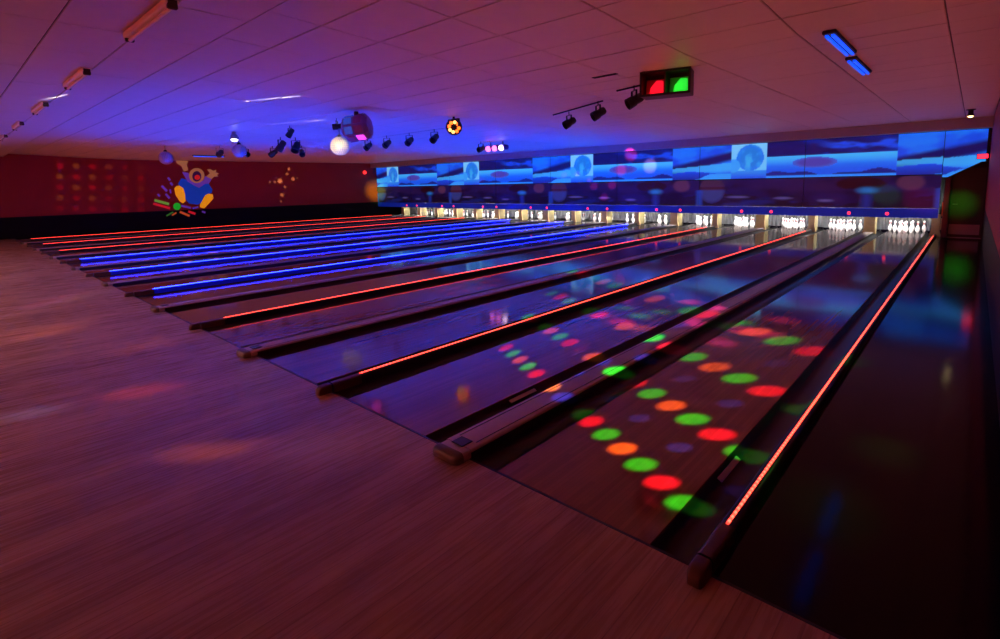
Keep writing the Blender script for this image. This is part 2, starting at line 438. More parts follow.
for j in range(8):
    t = thing('ball_return_cover', f'wide grey-brown ball return cover of the {ORD[j]} lane pair from the black walkway', 'ball return', (cap_x(j), 0, 0), 0, 'wide covers between the lanes of a pair')
    link('body', cv_me, t); link('top_plate', tp_me, t); link('front_cover', fr_me, t); link('nose_cover', cn_me, t); h = link('hatch', ht_me, t); h['label'] = 'small black hatch near the rounded nose'
    link('seam_bead', sm_me, t)

# ------------------------------------------------------------------ pit end: kickbacks, deck lamps, ledge
def kickback(wd):
    b = MB(); h = .60; fw = wd/2
    # front face with a flared foot
    h = .66; prof = [(fw+.05, .0), (fw+.035, .06), (fw+.008, .16), (fw, .26), (fw, h)]
    pts = [(x, z) for x, z in prof]+[(-x, z) for x, z in reversed(prof)]
    b.quad_strip([[(x, 18.12, z) for x, z in pts], [(x, 18.20, z) for x, z in pts]], True, True)
    return b
for k in range(17):
    led = k % 2 == 0; x = -PAIR*(k//2) if led else cap_x(k//2)
    wd = .20 if led else .30
    if ('kb', led) not in MATS:
        MATS[('kb', led)] = (kickback(wd).mesh('front_face', M_BEIGE),
                             MB().box((0, 18.42, .33), (wd-.01, .44, .66), bev=.01).mesh('side_body', M_OLIVE),
                             MB().box((0, 18.11, .50), (wd*.5, .03, .10), bev=.008).mesh('lane_plate', M_STEEL))
    f, s, pl = MATS[('kb', led)]
    pos = 'beside the black walkway' if k == 0 else ('nearest the mural wall' if k == 16 else f'between pin decks, {ORD[k]} from the black walkway')
    t = thing('kickback', f'beige partition with flared foot {pos}', 'partition', (x, 0, 0), 0, 'beige partitions between the pin decks')
    link('side_body', s, t); link('front_face', f, t)
lamp_me = MB().cyl((-.6, 0, .626), (.6, 0, .626), .014, n=8).mesh('lamp_tube', M_DECKLAMP)
lampf_me = MB().cyl((-.65, -.75, .655), (.65, -.75, .655), .010, n=8).mesh('kickback_fill_tube', mat('kickback_fill_glow', (.8, .8, .8), .4, emis=(1, .92, .80), estr=30))  # weak hidden tube added behind the ledge to brighten the beige kickback fronts
lampb_me = MB().box((0, 0, .676), (1.4392, .12, .03), bev=.006).box((0, -.052, .632), (1.40, .008, .07)).box((0, -.42, .676), (1.40, .74, .012)).box((0, -.785, .69), (1.40, .012, .04)).mesh('lamp_housing', M_STEEL)  # includes a front lip added to keep tube glare off the lanes
for n in range(1, 17):
    t = thing('pin_deck_lamp', f'white tube lamp over the {ORD[n-1]} pin deck from the black walkway', 'lamp', (lane_c(n)+(-.0192 if n % 2 else .0192), 18.5, 0), 0, 'lamps over the pin decks')
    link('lamp_tube', lamp_me, t); link('lamp_housing', lampb_me, t); link('kickback_fill_tube', lampf_me, t)
cb_ = MB()
NW = 150
xs = [XL+(0.0-XL)*i/ (NW*4) for i in range(NW*4+1)]
cb_.quad_strip([[(x, 19.95+.02*math.sin(x*40), .012) for x in xs], [(x, 19.95+.02*math.sin(x*40), .8) for x in xs]], False, False)
tag(cb_.build('pit_curtain', mat('curtain', (.09, .09, .10), .8)), 'dark pleated cushion curtain hanging behind all the pins', 'curtain')
led_x0, led_x1 = XL, .06
tag(MB().box(((led_x0+led_x1)/2, Y_MASK+.03, .73), (led_x1-led_x0-.004, .06, .28), bev=.008).build('pinsetter_ledge', M_LEDGE), 'long blue strip running under the printed panels above the pins', 'trim panel')
for n in range(1, 17):
    for s in ((-1,) if n % 2 else (1,)):
        t = tag(MB().lathe([(.0, 0), (.05, 0), (.05, .012), (.042, .03), (.02, .042), (0, .045)], (lane_c(n)-s*-.38*1, Y_MASK-.0005, .70), 14, Vector((0, -1, 0)), cap=False).build('indicator_lamp', M_REDLAMP, None, True),
                f'small red indicator lamp above the {ORD[n-1]} pin deck from the black walkway', 'indicator lamp', 'red lamps on the blue strip')

# ------------------------------------------------------------------ masking panels (flat printed pictures)
PER = 7.267; PW = PER/2; SEAM0 = .07
def clamp(x, a=0., b=1.): return a if x < a else b if x > b else x
def sm(x, a, b): t = clamp((x-a)/(b-a)); return t*t*(3-2*t)
def lerp(a, b, f): return tuple(p+(q-p)*f for p, q in zip(a, b))
def vnoise(x, y, seed=0):
    def h(i, j):
        v = math.sin(i*127.1+j*311.7+seed*74.7)*43758.5453; return v-math.floor(v)
    i, j = math.floor(x), math.floor(y); fx, fy = x-i, y-j
    fx = fx*fx*(3-2*fx); fy = fy*fy*(3-2*fy)
    return (h(i, j)*(1-fx)+h(i+1, j)*fx)*(1-fy)+(h(i, j+1)*(1-fx)+h(i+1, j+1)*fx)*fy
def fbm(x, y, s=0): return .55*vnoise(x, y, s)+.3*vnoise(2*x, 2*y, s+1)+.15*vnoise(4*x, 4*y, s+2)
NAVY, DEEP, BLUE, SKY, CYAN, PALE = srgb(4, 14, 92), srgb(4, 34, 150), srgb(8, 70, 226), srgb(16, 112, 250), srgb(60, 176, 255), srgb(150, 214, 255)
def art_up(x, t):          # x metres along the frieze, t 0..1 upwards
    s = (x-SEAM0) % PER    # 0 = seam; counted to the right
    # order to the right of the seam at SEAM0: diag right half, globe, sea, diag left half
    d2 = PER-1.09          # diag left half starts
    if s < 1.19 or s >= d2:                       # diagonal panel, 2.28 wide
        u = (s-d2 if s >= d2 else s+PER-d2)/2.28
        c = lerp(BLUE, SKY, sm(fbm(u*4, t*5, 3), .3, .7))
        band = abs((t-.42)-(u-.3)*.38)
        c = lerp(NAVY, c, sm(band, .06, .2)) if t < .95 else c
        if t < .36+.12*u: c = lerp(c, CYAN, .75*sm(t, .12, .3))
        if t < .20+.05*math.sin(u*5): c = lerp(DEEP, BLUE, t*4)
        if u > .4 and t < .16*sm(u, .4, .7): c = lerp(CYAN, SKY, .5)
        return c
    if s < 2.41:                                  # globe on a bright square
        u = s-1.19; gx, gz = u-.66, (t-.60)*1.24
        c = lerp(CYAN, PALE, .25+.3*t)
        r = math.hypot(gx, gz)
        if r < .47: c = lerp(srgb(20, 120, 225), srgb(50, 165, 245), sm(fbm(u*5, t*5, 5), .35, .65)); c = lerp(c, SKY, .5*sm(r, .25, .47))
        if t < .24: c = lerp(BLUE, CYAN, t*2.2)
        if math.hypot(u-.08, (t-.38)*1.24) < .24: c = lerp(SKY, CYAN, .6)
        return c
    u = (s-2.41)/(d2-2.41)                        # sea
    if t > .60:
        c = lerp(NAVY, DEEP, sm(fbm(u*5, t*4, 9), .35, .8))
        cl_ = sm(fbm(u*6-t*3, t*7+u*2, 11), .48, .72)*sm(u, .38, .6)
        c = lerp(c, BLUE, cl_)
        if u < .3: c = lerp(c, NAVY, .4)
        return c
    if t > .22:
        c = lerp(SKY, CYAN, sm(t, .3, .58)); c = lerp(c, BLUE, .55*(1-sm(t, .22, .42)))
        e = math.hypot((u-.40)/.18, (t-.40)/.145)
        if e < 1: c = lerp(srgb(70, 60, 170), srgb(60, 90, 210), sm(e, .6, 1))
        return c
    hl = .12+.05*math.sin(u*9)+.03*math.sin(u*23)
    if t < .05: return lerp(SKY, CYAN, .3)
    return lerp(NAVY, DEEP, .6) if t < hl else lerp(BLUE, SKY, .3)
PUR, MAR, LAV = srgb(48, 30, 110), srgb(78, 26, 60), srgb(120, 110, 200)
def art_low(x, t):
    s = (x-SEAM0) % PER
    c = lerp(srgb(8, 8, 60), srgb(22, 22, 110), sm(fbm(s*1.1, t*3, 21), .3, .7))
    c = lerp(c, PUR, .7*sm(t, .45, .62)*sm(fbm(s*.7, t*2, 23), .35, .6))
    # soft hill shadow
    hill = .28+.16*math.sin(s*.9+.6)
    if t < hill: c = lerp(srgb(6, 10, 52), srgb(14, 40, 140), sm(fbm(s*1.5, t*6, 25), .45, .75))
    # large ball
    e = math.hypot(s-.50, (t-.60)*.98)
    if e < .50:
        c = lerp(MAR, srgb(64, 78, 170), sm(.62-t, -.05, .06)); c = lerp(c, srgb(20, 20, 70), .6*sm(e, .36, .5))
        if t > .72: c = lerp(c, srgb(96, 70, 120), .5)
    # lavender streaks
    for (a, b, k) in ((1.45, .34, .5), (3.0, .30, .38), (4.3, .22, .3)):
        q = ((s-a)/k)**2+((t-b)/.06)**2
        if q < 1: c = lerp(LAV, c, q)
    # bright reflection under a dark saucer
    q = math.hypot((s-5.25)/.75, (t-.78)/.24)
    if q < 1 and t > .62: c = lerp(srgb(40, 8, 34), c, sm(q, .8, 1))
    q = math.hypot((s-5.45)/.42, (t-.56)/.17)
    if q < 1: c = lerp(srgb(40, 150, 255), c, sm(q, .1, 1))
    q = abs(s-5.45)/.22
    if q < 1 and t < .42: c = lerp(srgb(30, 60, 190), c, q)
    # pillar of blue light beside the ball
    q = abs(s-.02)/.17
    if (q < 1 or abs(s-PER)/.17 < 1) and t < .62: c = lerp(srgb(30, 90, 235), c, min(q, abs(s-PER)/.17))
    q = math.hypot((s-6.55)/.42, (t-.80)/.3)
    if q < 1: c = lerp(srgb(110, 60, 110), c, sm(q, .6, 1))
    return c
def print_mesh(name, x0, x1, z0, z1, fn, m, cut=None, step=.03):
    nx = max(2, round((x1-x0)/step)); nz = max(2, round((z1-z0)/step))
    v, cols, f = [], [], []
    for j in range(nz+1):
        for i in range(nx+1):
            x = x0+(x1-x0)*i/nx; zb = z0 if cut is None else cut(x)
            z = zb+(z1-zb)*j/nz; v.append((x, 0, z)); cols.append((*fn(x, (z-z0)/(z1-z0)), 1))
    for j in range(nz):
        for i in range(nx):
            a = j*(nx+1)+i; f.append((a, a+1, a+nx+2, a+nx+1))
    me = bpy.data.meshes.new(name); me.from_pydata(v, [], f); me.materials.append(m)
    at = me.color_attributes.new('print', 'FLOAT_COLOR', 'POINT')
    at.data.foreach_set('color', [q for c in cols for q in c]); me.update(); return me
ZU0, ZU1, ZL0, ZL1 = 1.885, 3.13, .885, 1.865
cache = {}
for k in range(8):
    xb = SEAM0-PW*k; xa = xb-PW
    full = xa > XL; xa = max(xa, XL+.01); wd = xb-xa
    what = ('blue printed globe panel' if k % 2 else 'blue printed sea panel')
    which = 'beside the corridor door' if k == 0 else ('in the corner by the mural wall' if k == 7 else f'{ORD[k]} from the corridor door')
    for tier, z0, z1, fn, m in (('upper', ZU0, ZU1, art_up, M_UPR), ('lower', ZL0, ZL1, art_low, M_LOW)):
        lab = (what+', upper row, '+which) if tier == 'upper' else ('dark printed panel with shadowy balls, lower row, '+which)
        t = thing('masking_panel', lab, 'printed panel', (xb, Y_MASK, z0), 0, f'{tier} printed panels above the pins')
        key = (tier, k % 2, full)
        if key not in cache:
            pm = print_mesh('printed_face', xa+.008, xb-.008, z0+.006, z1-.006, fn, m)
            pm.transform(Matrix.Translation((-xb, 0, -z0)))
            cache[key] = (pm, MB().box((-wd/2, .025, (z1-z0)/2), (wd-.006, .048, z1-z0), bev=.004).mesh('board', M_BLACK))
        p, bd = cache[key]
        f = link('printed_face', p, t, (0, -.0008, 0)); link('board', bd, t)
# slanted end piece over the corridor
t = thing('masking_panel', 'blue printed end panel with slanted lower edge above the corridor door', 'printed panel', (SEAM0, Y_MASK, ZU0), 0, 'upper printed panels above the pins')
cutf = lambda x: 1.80+.42*clamp((x-.20)/.72)
pm = print_mesh('printed_face', SEAM0+.008, 1.0, ZU0-.07, ZU1-.006, art_up, M_UPR, cutf); pm.transform(Matrix.Translation((-SEAM0, 0, -ZU0)))
link('printed_face', pm, t, (0, -.0008, 0))
MB().prism([(0.003, 0, 1.80-ZU0), (.13, 0, 1.80-ZU0), (.92, 0, 2.22-ZU0), (1.0, 0, 2.22-ZU0), (1.0, 0, ZU1-ZU0), (.003, 0, ZU1-ZU0)], (0, .045, 0)).build('board', M_BLACK, t)
# machine end panel and corridor door
t = thing('machine_end_panel', 'dark red-brown end panel closing the pin machines beside the corridor', 'end panel', (.222, 17.7, 0))
MB().box((0, .8, .90), (.13, 1.75, 1.78), bev=.01).build('panel', M_ENDP, t)
MB().box((-.075, -.08, .42), (.02, .03, .34), bev=.004).build('edge_strip', mat('edge_cream', srgb(190, 170, 130), .5), t)
MB().box((-.075, -.08, .86), (.02, .03, .42), bev=.004).build('marker_strip', mat('edge_orange', srgb(220, 110, 40), .5), t)
dr = struct(MB().box((.66, 18.02, 1.02), (.80, .05, 2.04), bev=.006).build('door_1', M_DOOR))
MB().box((.66, 17.99, .25), (.70, .012, .30), bev=.004).build('kick_plate', M_STEEL, dr)
MB().cyl((.36, 17.93, 1.0), (.48, 17.93, 1.0), .012).cyl((.37, 17.99, 1.0), (.37, 17.93, 1.0), .012).build('door_handle', M_STEEL, dr, True)
struct(MB().box((.245, 18.03, 1.05), (.05, .10, 2.1)).box((1.065, 18.03, 1.05), (.03, .10, 2.1)).box((.66, 18.03, 2.08), (.88, .10, .07)).build('trim_5', M_BLACK))
struct(MB().box((.66, 18.05, 2.7), (.90, .06, 1.3)).build('wall_corridor', M_BLACK))
struct(MB().box((.66, 17.95, .008), (.80, .06, .016)).build('trim_6', M_STEEL))
t = thing('corridor_sign', 'small red glowing sign box on the wall above the corridor door', 'sign', (.93, 17.45, 2.36))
MB().box((0, 0, 0), (.26, .06, .15), bev=.01).build('housing', M_FIX, t)
MB().box((0, -.032, 0), (.22, .006, .11)).build('glowing_face', mat('sign_red', (.4, .01, .01), .4, emis=(1, .012, .03), estr=5), t)

# ------------------------------------------------------------------ wall mural: thin painted cut-outs on the left wall
def zp(a, b): return hit(140+a/7.983, 140+b/7.983, 0, XL)
def paint(name, rgb, e=.32):
    return mat('paint_'+name, srgb(*rgb), .5, emis=srgb(*rgb), estr=e)
mu = thing('wall_mural', 'painted jumping cartoon figure in blue with yellow shoes and burst of sticks', 'mural', (XL, 6.4, .95))
layer = [0]
def cut(name, pts, m, depth):
    q = [Vector((0, p.y-6.4, p.z-.95)) for p in pts]
    b = MB().prism([v+Vector((.001, 0, 0)) for v in q], (depth, 0, 0)); return b.build(name, m, mu)
def ell(cx, cy, rx, ry, n=22): return [zp(cx+rx*math.cos(2*PI*i/n), cy+ry*math.sin(2*PI*i/n)) for i in range(n)]
def poly(l): return [zp(a, b) for a, b in l]
def stick(a, b, wd):
    d = Vector((b[0]-a[0], b[1]-a[1])).normalized(); nn = Vector((-d.y, d.x))*wd/2
    return poly([(a[0]+nn.x, a[1]+nn.y), (b[0]+nn.x, b[1]+nn.y), (b[0]-nn.x, b[1]-nn.y), (a[0]-nn.x, a[1]-nn.y)])
skin, blue, pur, yel = paint('skin', (190, 128, 84)), paint('blue', (6, 62, 190), .4), paint('purple', (116, 66, 196)), paint('yellow', (255, 166, 8), .5)
cut('arm_and_hand', poly([(285, 170), (298, 146), (325, 150), (345, 163), (385, 170), (373, 195), (385, 242), (350, 252), (330, 208), (296, 188)]), skin, .010)
cut('arm_and_hand', poly([(528, 292), (558, 265), (535, 236), (560, 232), (585, 246), (610, 236), (604, 258), (632, 268), (614, 277), (626, 294), (592, 292), (566, 318)]), skin, .010)
cut('body', poly([(330, 305), (380, 318), (470, 360), (545, 345), (578, 395), (572, 420), (505, 455), (492, 500), (460, 516), (392, 508), (362, 470), (340, 400), (303, 350)]), blue, .010)
cut('collar', poly([(335, 255), (385, 262), (402, 305), (440, 330), (505, 325), (520, 288), (570, 312), (550, 348), (520, 350), (470, 382), (420, 356), (380, 332)]), pur, .014)
hd = cut('head', ell(452, 284, 62, 60), skin, .018)
cut('mouth', ell(452, 290, 36, 42), paint('mouth', (60, 10, 70)), .022)
cut('tongue', ell(456, 298, 22, 20), paint('tongue', (230, 40, 40)), .026)
cut('shoe', poly([(274, 388), (290, 368), (312, 364), (345, 385), (358, 430), (363, 488), (342, 506), (316, 488), (284, 440)]), yel, .016)
cut('shoe', poly([(505, 470), (522, 440), (548, 428), (580, 434), (586, 465), (542, 515), (512, 546), (478, 537), (480, 512)]), yel, .016)
cut('ball', ell(295, 530, 30, 29), paint('green', (20, 190, 30), .45), .014)
stc = {'l': paint('lime', (130, 190, 70)), 'r': paint('red', (225, 30, 40), .4), 'o': paint('orange', (225, 100, 40)), 'g': paint('leaf', (60, 140, 50)), 'p': pur}
for a, b, wd, c in [((115, 480), (232, 512), 20, 'l'), ((105, 508), (240, 545), 18, 'r'), ((210, 606), (265, 575), 12, 'g'), ((255, 602), (290, 580), 12, 'o'), ((318, 573), (396, 606), 18, 'o'), ((385, 570), (442, 590), 18, 'r'), ((330, 525), (406, 542), 16, 'p'), ((420, 545), (465, 535), 14, 'p'), ((494, 570), (522, 580), 14, 'p'), ((222, 300), (240, 322), 16, 'p'), ((172, 366), (215, 408), 18, 'p'), ((242, 340), (260, 362), 16, 'p'), ((240, 395), (245, 425), 12, 'p'), ((140, 432), (158, 450), 14, 'p'), ((205, 430), (235, 465), 16, 'p')]:
    cut('burst_stick', stick(a, b, wd), stc[c], .008)

# ------------------------------------------------------------------ ceiling fixtures
def aim(d):      # rotation taking +Z to d
    return Vector((0, 0, 1)).rotation_difference(Vector(d).normalized())
# bare batten lamps over the approach (switched off)
bt = [MB().box((0, 0, -.03), (1.38, .10, .055), bev=.01).mesh('batten', M_BATTEN),
      MB().cyl((-.66, 0, -.075), (.66, 0, -.075), .018, n=12).mesh('tube', M_TUBE, True),
      MB().box((0, 0, -.05), (.035, .075, .08), bev=.008).mesh('end_holder', M_BATEND)]
for i in range(7):
    x = -4.87-3.44*i
    lab = ['first', 'second', 'third', 'fourth', 'fifth', 'sixth', 'seventh'][i]
    t = thing('batten_lamp', f'unlit cream tube lamp over the approach, {lab} counting towards the mural wall', 'ceiling lamp', (x, -.70, 3.36), 0, 'unlit tube lamps in a row over the approach')
    link('batten', bt[0], t); link('tube', bt[1], t)
    for s in (-1, 1): link('end_holder', bt[2], t, (s*.675, 0, 0))
# blue ultraviolet tubes
uv = [MB().box((0, 0, -.02), (.13, 1.25, .04), bev=.008).mesh('housing', M_FIX),
      MB().cyl((-.03, -.58, -.052), (-.03, .58, -.052), .017, n=10).cyl((.03, -.58, -.052), (.03, .58, -.052), .017, n=10).mesh('glowing_tubes', M_UV, True)]
for (u, v, lab) in [(840.5, 45, 'blue glowing tube lamp on the ceiling, the one over the middle of the first lane'), (859, 68, 'blue glowing tube lamp on the ceiling, the one nearer the pins'), (209, 156.5, 'blue glowing tube lamp on the ceiling above the mural')]:
    p = hit(u, v, 2, ceil_z(6)-.05); p.z = ceil_z(p.y)
    t = thing('blue_tube_lamp', lab, 'ceiling lamp', p, 0 if u > 500 else .0, 'blue glowing tube lamps')
    for k, m in zip(('housing', 'glowing_tubes'), uv): link(k, m, t)
    t.rotation_euler = (math.atan2(.085, 13), 0, 0)
# downlight
p = hit(971, 111, 2, 3.36); p.z = ceil_z(p.y)
t = thing('downlight', 'small warm white spot lamp on the ceiling near the corridor door', 'ceiling lamp', p)
MB().lathe([(.09, 0), (.09, -.02), (.05, -.03), (.05, -.10), (.075, -.16), (.075, -.165), (.06, -.15)], n=16).build('housing', M_FIX, t, True)
MB().lathe([(0, -.145), (.058, -.145), (.05, -.17), (.025, -.19), (0, -.195)], n=14, cap=False).build('bulb', mat('bulb_warm', (.9, .8, .5), .3, emis=(1, .72, .30), estr=9), t, True)
# par cans
def par_can_meshes():
    body = MB(); body.lathe([(.035, -.16), (.06, -.155), (.075, -.12), (.075, -.02), (.088, .0), (.092, .10), (.092, .12), (.080, .12), (.078, .04)], n=16, cap=False)
    lens = MB().lathe([(0, .045), (.05, .05), (.078, .04)], n=16, cap=False)
    yoke = MB()
    for s in (-1, 1): yoke.box((s*.102, 0, .075), (.008, .03, .17))
    yoke.box((0, 0, .16), (.212, .03, .008)); yoke.cyl((0, 0, .16), (0, 0, .22), .010, n=8)
    return body.mesh('can', M_FIX, True), lens.mesh('lens', M_LENS, True), yoke.mesh('yoke', M_FIX)
pc = par_can_meshes()
def par_can(u, v, drop, d, label, sz=1.0, group='black spotlights under the ceiling'):
    drop = max(drop, .235*sz)
    z0 = 3.335+.02
    for _ in range(4):
        p = hit(u, v, 2, z0-drop); z0 = ceil_z(p.y)
    t = thing('par_can', label, 'spotlight', p, 0, group)
    q = aim(d)
    b = link('can', pc[0], t); l = link('lens', pc[1], b); b.rotation_mode = 'QUATERNION'; b.rotation_quaternion = q
    y = link('yoke', pc[2], t); y.rotation_euler = (0, 0, math.atan2(d[1], d[0])+PI/2)
    if True:
        MB().cyl((0, 0, .2), (0, 0, drop/sz), .010, n=8).build('stem', M_FIX, t)
    t.scale = (sz,)*3
    return p
def bar(pts, label, dz=.2):
    a, b = pts; mid = (a+b)/2
    t = thing('lamp_bar', label, 'lamp bar', mid)
    MB().cyl(a-mid, b-mid, .017, n=10).build('bar', M_FIX, t, True)
    for q in (a, b):
        MB().cyl(q-mid, Vector((q.x, q.y, ceil_z(q.y)))-mid, .012, n=8).build('hanger', M_FIX, t)
p1 = par_can(569, 123, .24, (-.4, -.8, -.5), 'black spotlight under the ceiling, first on the short bar past the red and green box', 1.0)
p2 = par_can(598, 114, .24, (-.5, -.7, -.5), 'black spotlight under the ceiling, second on the short bar past the red and green box', 1.0)
bar((p1+Vector((-.5, .1, .23)), p2+Vector((.1, 0, .23))), 'short black bar under the ceiling carrying two spotlights')
p3 = par_can(634, 101, .24, (-.6, -.7, -.5), 'single black spotlight right beside the red and green light box', 1.0)
bar((p3+Vector((-.4, .15, .23)), p3+Vector((.12, 0, .23))), 'stub of black bar beside the red and green light box')
pp = []
for i, (u, v) in enumerate([(368, 146.5), (387, 144), (409.5, 141.5), (434.5, 138.5)]):
    pp.append(par_can(u, v, .22, (.3, -.8, -.5), f'black spotlight on the long ceiling bar, {ORD[i]} from the mirror ball', 1.05))
bar((pp[0]+Vector((-.4, .05, .26)), pp[3]+Vector((.5, .05, .26))), 'long black bar under the ceiling carrying four spotlights')
for (u, v, s, d, lab) in [(281, 146.5, 1.15, (-.5, -.3, -.7), 'black spotlight, the upper of the cluster between the two mirror balls'),
                       (296, 147.5, 1.25, (.4, -.5, -.7), 'large black spotlight in the cluster between the two mirror balls'),
                       (273, 153.5, 1.1, (-.7, -.3, -.4), 'small black spotlight of the cluster, on the mural side'),
                       (302, 153, 1.1, (.7, -.3, -.5), 'small black spotlight of the cluster, on the pin side'),
                       (290, 133.5, .8, (0, -.5, -.7), 'lone small black spotlight before the cluster under the blue ceiling'),
                       (220, 153.5, 1.1, (-.8, 0, -.3), 'black spotlight beside the lavender mirror ball, mural side'),
                       (246, 153.5, 1.0, (.8, .2, -.4), 'black spotlight beside the lavender mirror ball, pin side'),
                       (337, 126.5, .75, (-.6, -.7, -.1), 'black spotlight beside the faceted drum light above the cream mirror ball'),
                       (481, 149, 1.1, (0, -.9, -.3), 'black spotlight next to the pink twin lamp near the pins')]:
    par_can(u, v, .2*s+.02, d, lab, s)
# mirror balls
def mirror_ball(u, v, r, label, base, drop, rough=.25, metal=.8):
    z0 = 3.34
    for _ in range(4):
        p = hit(u, v, 2, z0-drop); z0 = ceil_z(p.y)
    t = thing('mirror_ball', label, 'mirror ball', p, 0, 'mirror balls under the ceiling')
    b = MB(); nl = 14
    for i in range(nl):
        a0, a1 = PI*i/nl+.012, PI*(i+1)/nl-.012
        n = max(4, round(2*nl*math.sin((a0+a1)/2)))
        for k in range(n):
            o0, o1 = 2*PI*k/n+.02/max(.2, math.sin((a0+a1)/2)), 2*PI*(k+1)/n-.02/max(.2, math.sin((a0+a1)/2))
            P = lambda a, o, rr: (rr*math.sin(a)*math.cos(o), rr*math.sin(a)*math.sin(o), rr*math.cos(a))
            b.quad_strip([[P(a0, o0, r*.985), P(a0, o1, r*.985), P(a1, o1, r*.985), P(a1, o0, r*.985)], [P(a0, o0, r), P(a0, o1, r), P(a1, o1, r), P(a1, o0, r)]], True, True)
    o = b.build('mirror_facets', base, t); o['kind'] = 'stuff'
    MB().lathe([(r*.984*math.sin(PI*i/14), -r*.984*math.cos(PI*i/14)) for i in range(15)], n=20, cap=False).build('core', M_STEEL, t, True)
    MB().lathe([(.05, r-.01), (.05, r+.03), (.03, r+.05), (.009, r+.06), (.009, drop), (.06, drop), (.06, drop-.0)], n=12).build('motor_stem', M_FIX, t, True)
    return p
MIR = mat('mirror_facet', (.90, .80, .52), .5, metal=.2)
MIR2 = mat('mirror_facet_violet', (.60, .54, .80), .4, metal=.3)
pb = mirror_ball(340, 146, .245, 'cream lit mirror ball hanging from the blue ceiling', MIR, .42)
pb2 = mirror_ball(239.5, 151, .19, 'lavender mirror ball hanging near the mural wall with a white lamp above', MIR2, .40)
mirror_ball(166, 158, .22, 'dim mauve mirror ball beside the raised hand of the mural', MIR2, .40)
p = hit(234.5, 140.5, 2, 3.13)
t = thing('pin_spot', 'small bright white lamp just above the lavender mirror ball', 'spotlight', (p.x, p.y, ceil_z(p.y)))
MB().lathe([(.05, 0), (.05, -.06), (.085, -.09), (.095, -.20), (.08, -.20)], n=14).build('housing', M_STEEL, t, True)
MB().lathe([(0, -.185), (.085, -.195), (.07, -.23), (.03, -.25), (0, -.255)], n=14, cap=False).build('bulb', mat('bulb_white', (.9, .9, .9), .3, emis=(1, .95, .9), estr=12), t, True)
# faceted drum effect light
z0 = 3.335
p = hit(357, 128, 2, z0-.34)
dv = (p-Vector((CAM.x, CAM.y, 3.2))); dv.z = 0; dv.normalize()
t = thing('drum_light', 'faceted purple drum effect light hanging beside the cream mirror ball', 'effect light', p)
M_DRUM = mat('drum_plastic', srgb(120, 84, 170), .3, noise=.3, nscale=8)
b = MB(); ax = Vector((.78, .60, .12)).normalized()
b.lathe([(.0, -.27), (.15, -.27), (.25, -.20), (.27, .20), (.19, .27), (.0, .27)], n=8, axis=ax, cap=False); b.build('drum', M_DRUM, t)
M_DL = mat('drum_lens', srgb(60, 80, 200), .15, emis=(.04, .10, .6), estr=.5); M_DP = mat('drum_pink', srgb(240, 60, 200), .2, emis=(1, .06, .7), estr=1.6); M_DM = mat('drum_mauve', srgb(150, 90, 150), .25)
uu = ax.orthogonal().normalized(); vv = ax.cross(uu)
for k in range(8):
    for h_, s_ in ((-.10, 0), (.10, 1)):
        a = 2*PI*(k+.5)/8; nd = (uu*math.cos(a)+vv*math.sin(a)).normalized(); c = nd*.242+ax*h_
        M3 = Matrix((ax, nd.cross(ax), nd)).transposed()
        low = nd.z < -.6; side = nd.y < -.2 and s_ == 0
        MB().box(c, (.16, .15, .03), M3, bev=.012).build('facet_lens', M_DP if (low and s_ == 1 and nd.y < 0) else M_DL if side and nd.z > -.3 else M_DM, t)
MB().box((0, 0, .25), (.06, .06, .14)).box((0, 0, .20), (.5, .04, .02)).build('bracket', M_FIX, t)
# round light with orange ring of lenses
p = hit(454, 127, 2, 3.12)
t = thing('round_effect_light', 'black round effect light with glowing orange lenses under the ceiling', 'effect light', p)
ax = (Vector((CAM.x-.3, CAM.y, 1.0))-p).normalized(); uu = ax.orthogonal().normalized(); vv = ax.cross(uu)
MB().lathe([(0, -.2), (.10, -.2), (.17, -.12), (.185, .0), (.17, .05), (.0, .05)], n=18, axis=ax, cap=False).build('housing', M_FIX, t, True)
M_OR = mat('orange_lens', (.8, .3, .05), .2, emis=(1, .10, .01), estr=4.0); M_ORW = mat('orange_hot', (.9, .6, .3), .2, emis=(1, .5, .14), estr=2.2)
for k in range(8):
    a = 2*PI*k/8; c = ax*.05+uu*(.108*math.cos(a))+vv*(.108*math.sin(a))
    MB().lathe([(.0, 0), (.040, 0), (.03, .02), (0, .028)], c, 10, ax, cap=False).build('lens', M_ORW if k in (1, 4, 5) else M_OR, t, True)
MB().box((0, 0, .16), (.34, .05, .03)).box((-.16, 0, .08), (.02, .05, .16)).box((.16, 0, .08), (.02, .05, .16)).cyl((0, 0, .16), (0, 0, ceil_z(p.y)-p.z), .025, n=10).build('yoke', M_FIX, t)
# pink twin lamp
p = hit(497, 148.5, 2, 3.14)
t = thing('twin_lamp', 'pink glowing twin lamp under the ceiling close to the printed panels', 'effect light', p)
MB().box((0, 0, .03), (.95, .26, .16), bev=.03).build('housing', mat('twin_purple', srgb(90, 40, 110), .4), t)
M_PK = mat('pink_glow', (.9, .3, .6), .2, emis=(1, .16, .62), estr=2.6); M_PW = mat('pink_white', (.9, .7, .8), .2, emis=(1, .62, .8), estr=4)
for dx, m in ((-.32, M_PK), (0, M_PK), (.33, M_PW)):
    MB().lathe([(0, 0), (.105, 0), (.10, .04), (.06, .07), (0, .08)], (dx, -.12, .0), 14, Vector((.3, -.9, -.25)), cap=False).build('lamp_head', m, t, True)
MB().cyl((-.3, 0, .1), (-.3, 0, ceil_z(p.y)-p.z), .015, n=8).cyl((.3, 0, .1), (.3, 0, ceil_z(p.y)-p.z), .015, n=8).build('hanger', M_FIX, t)
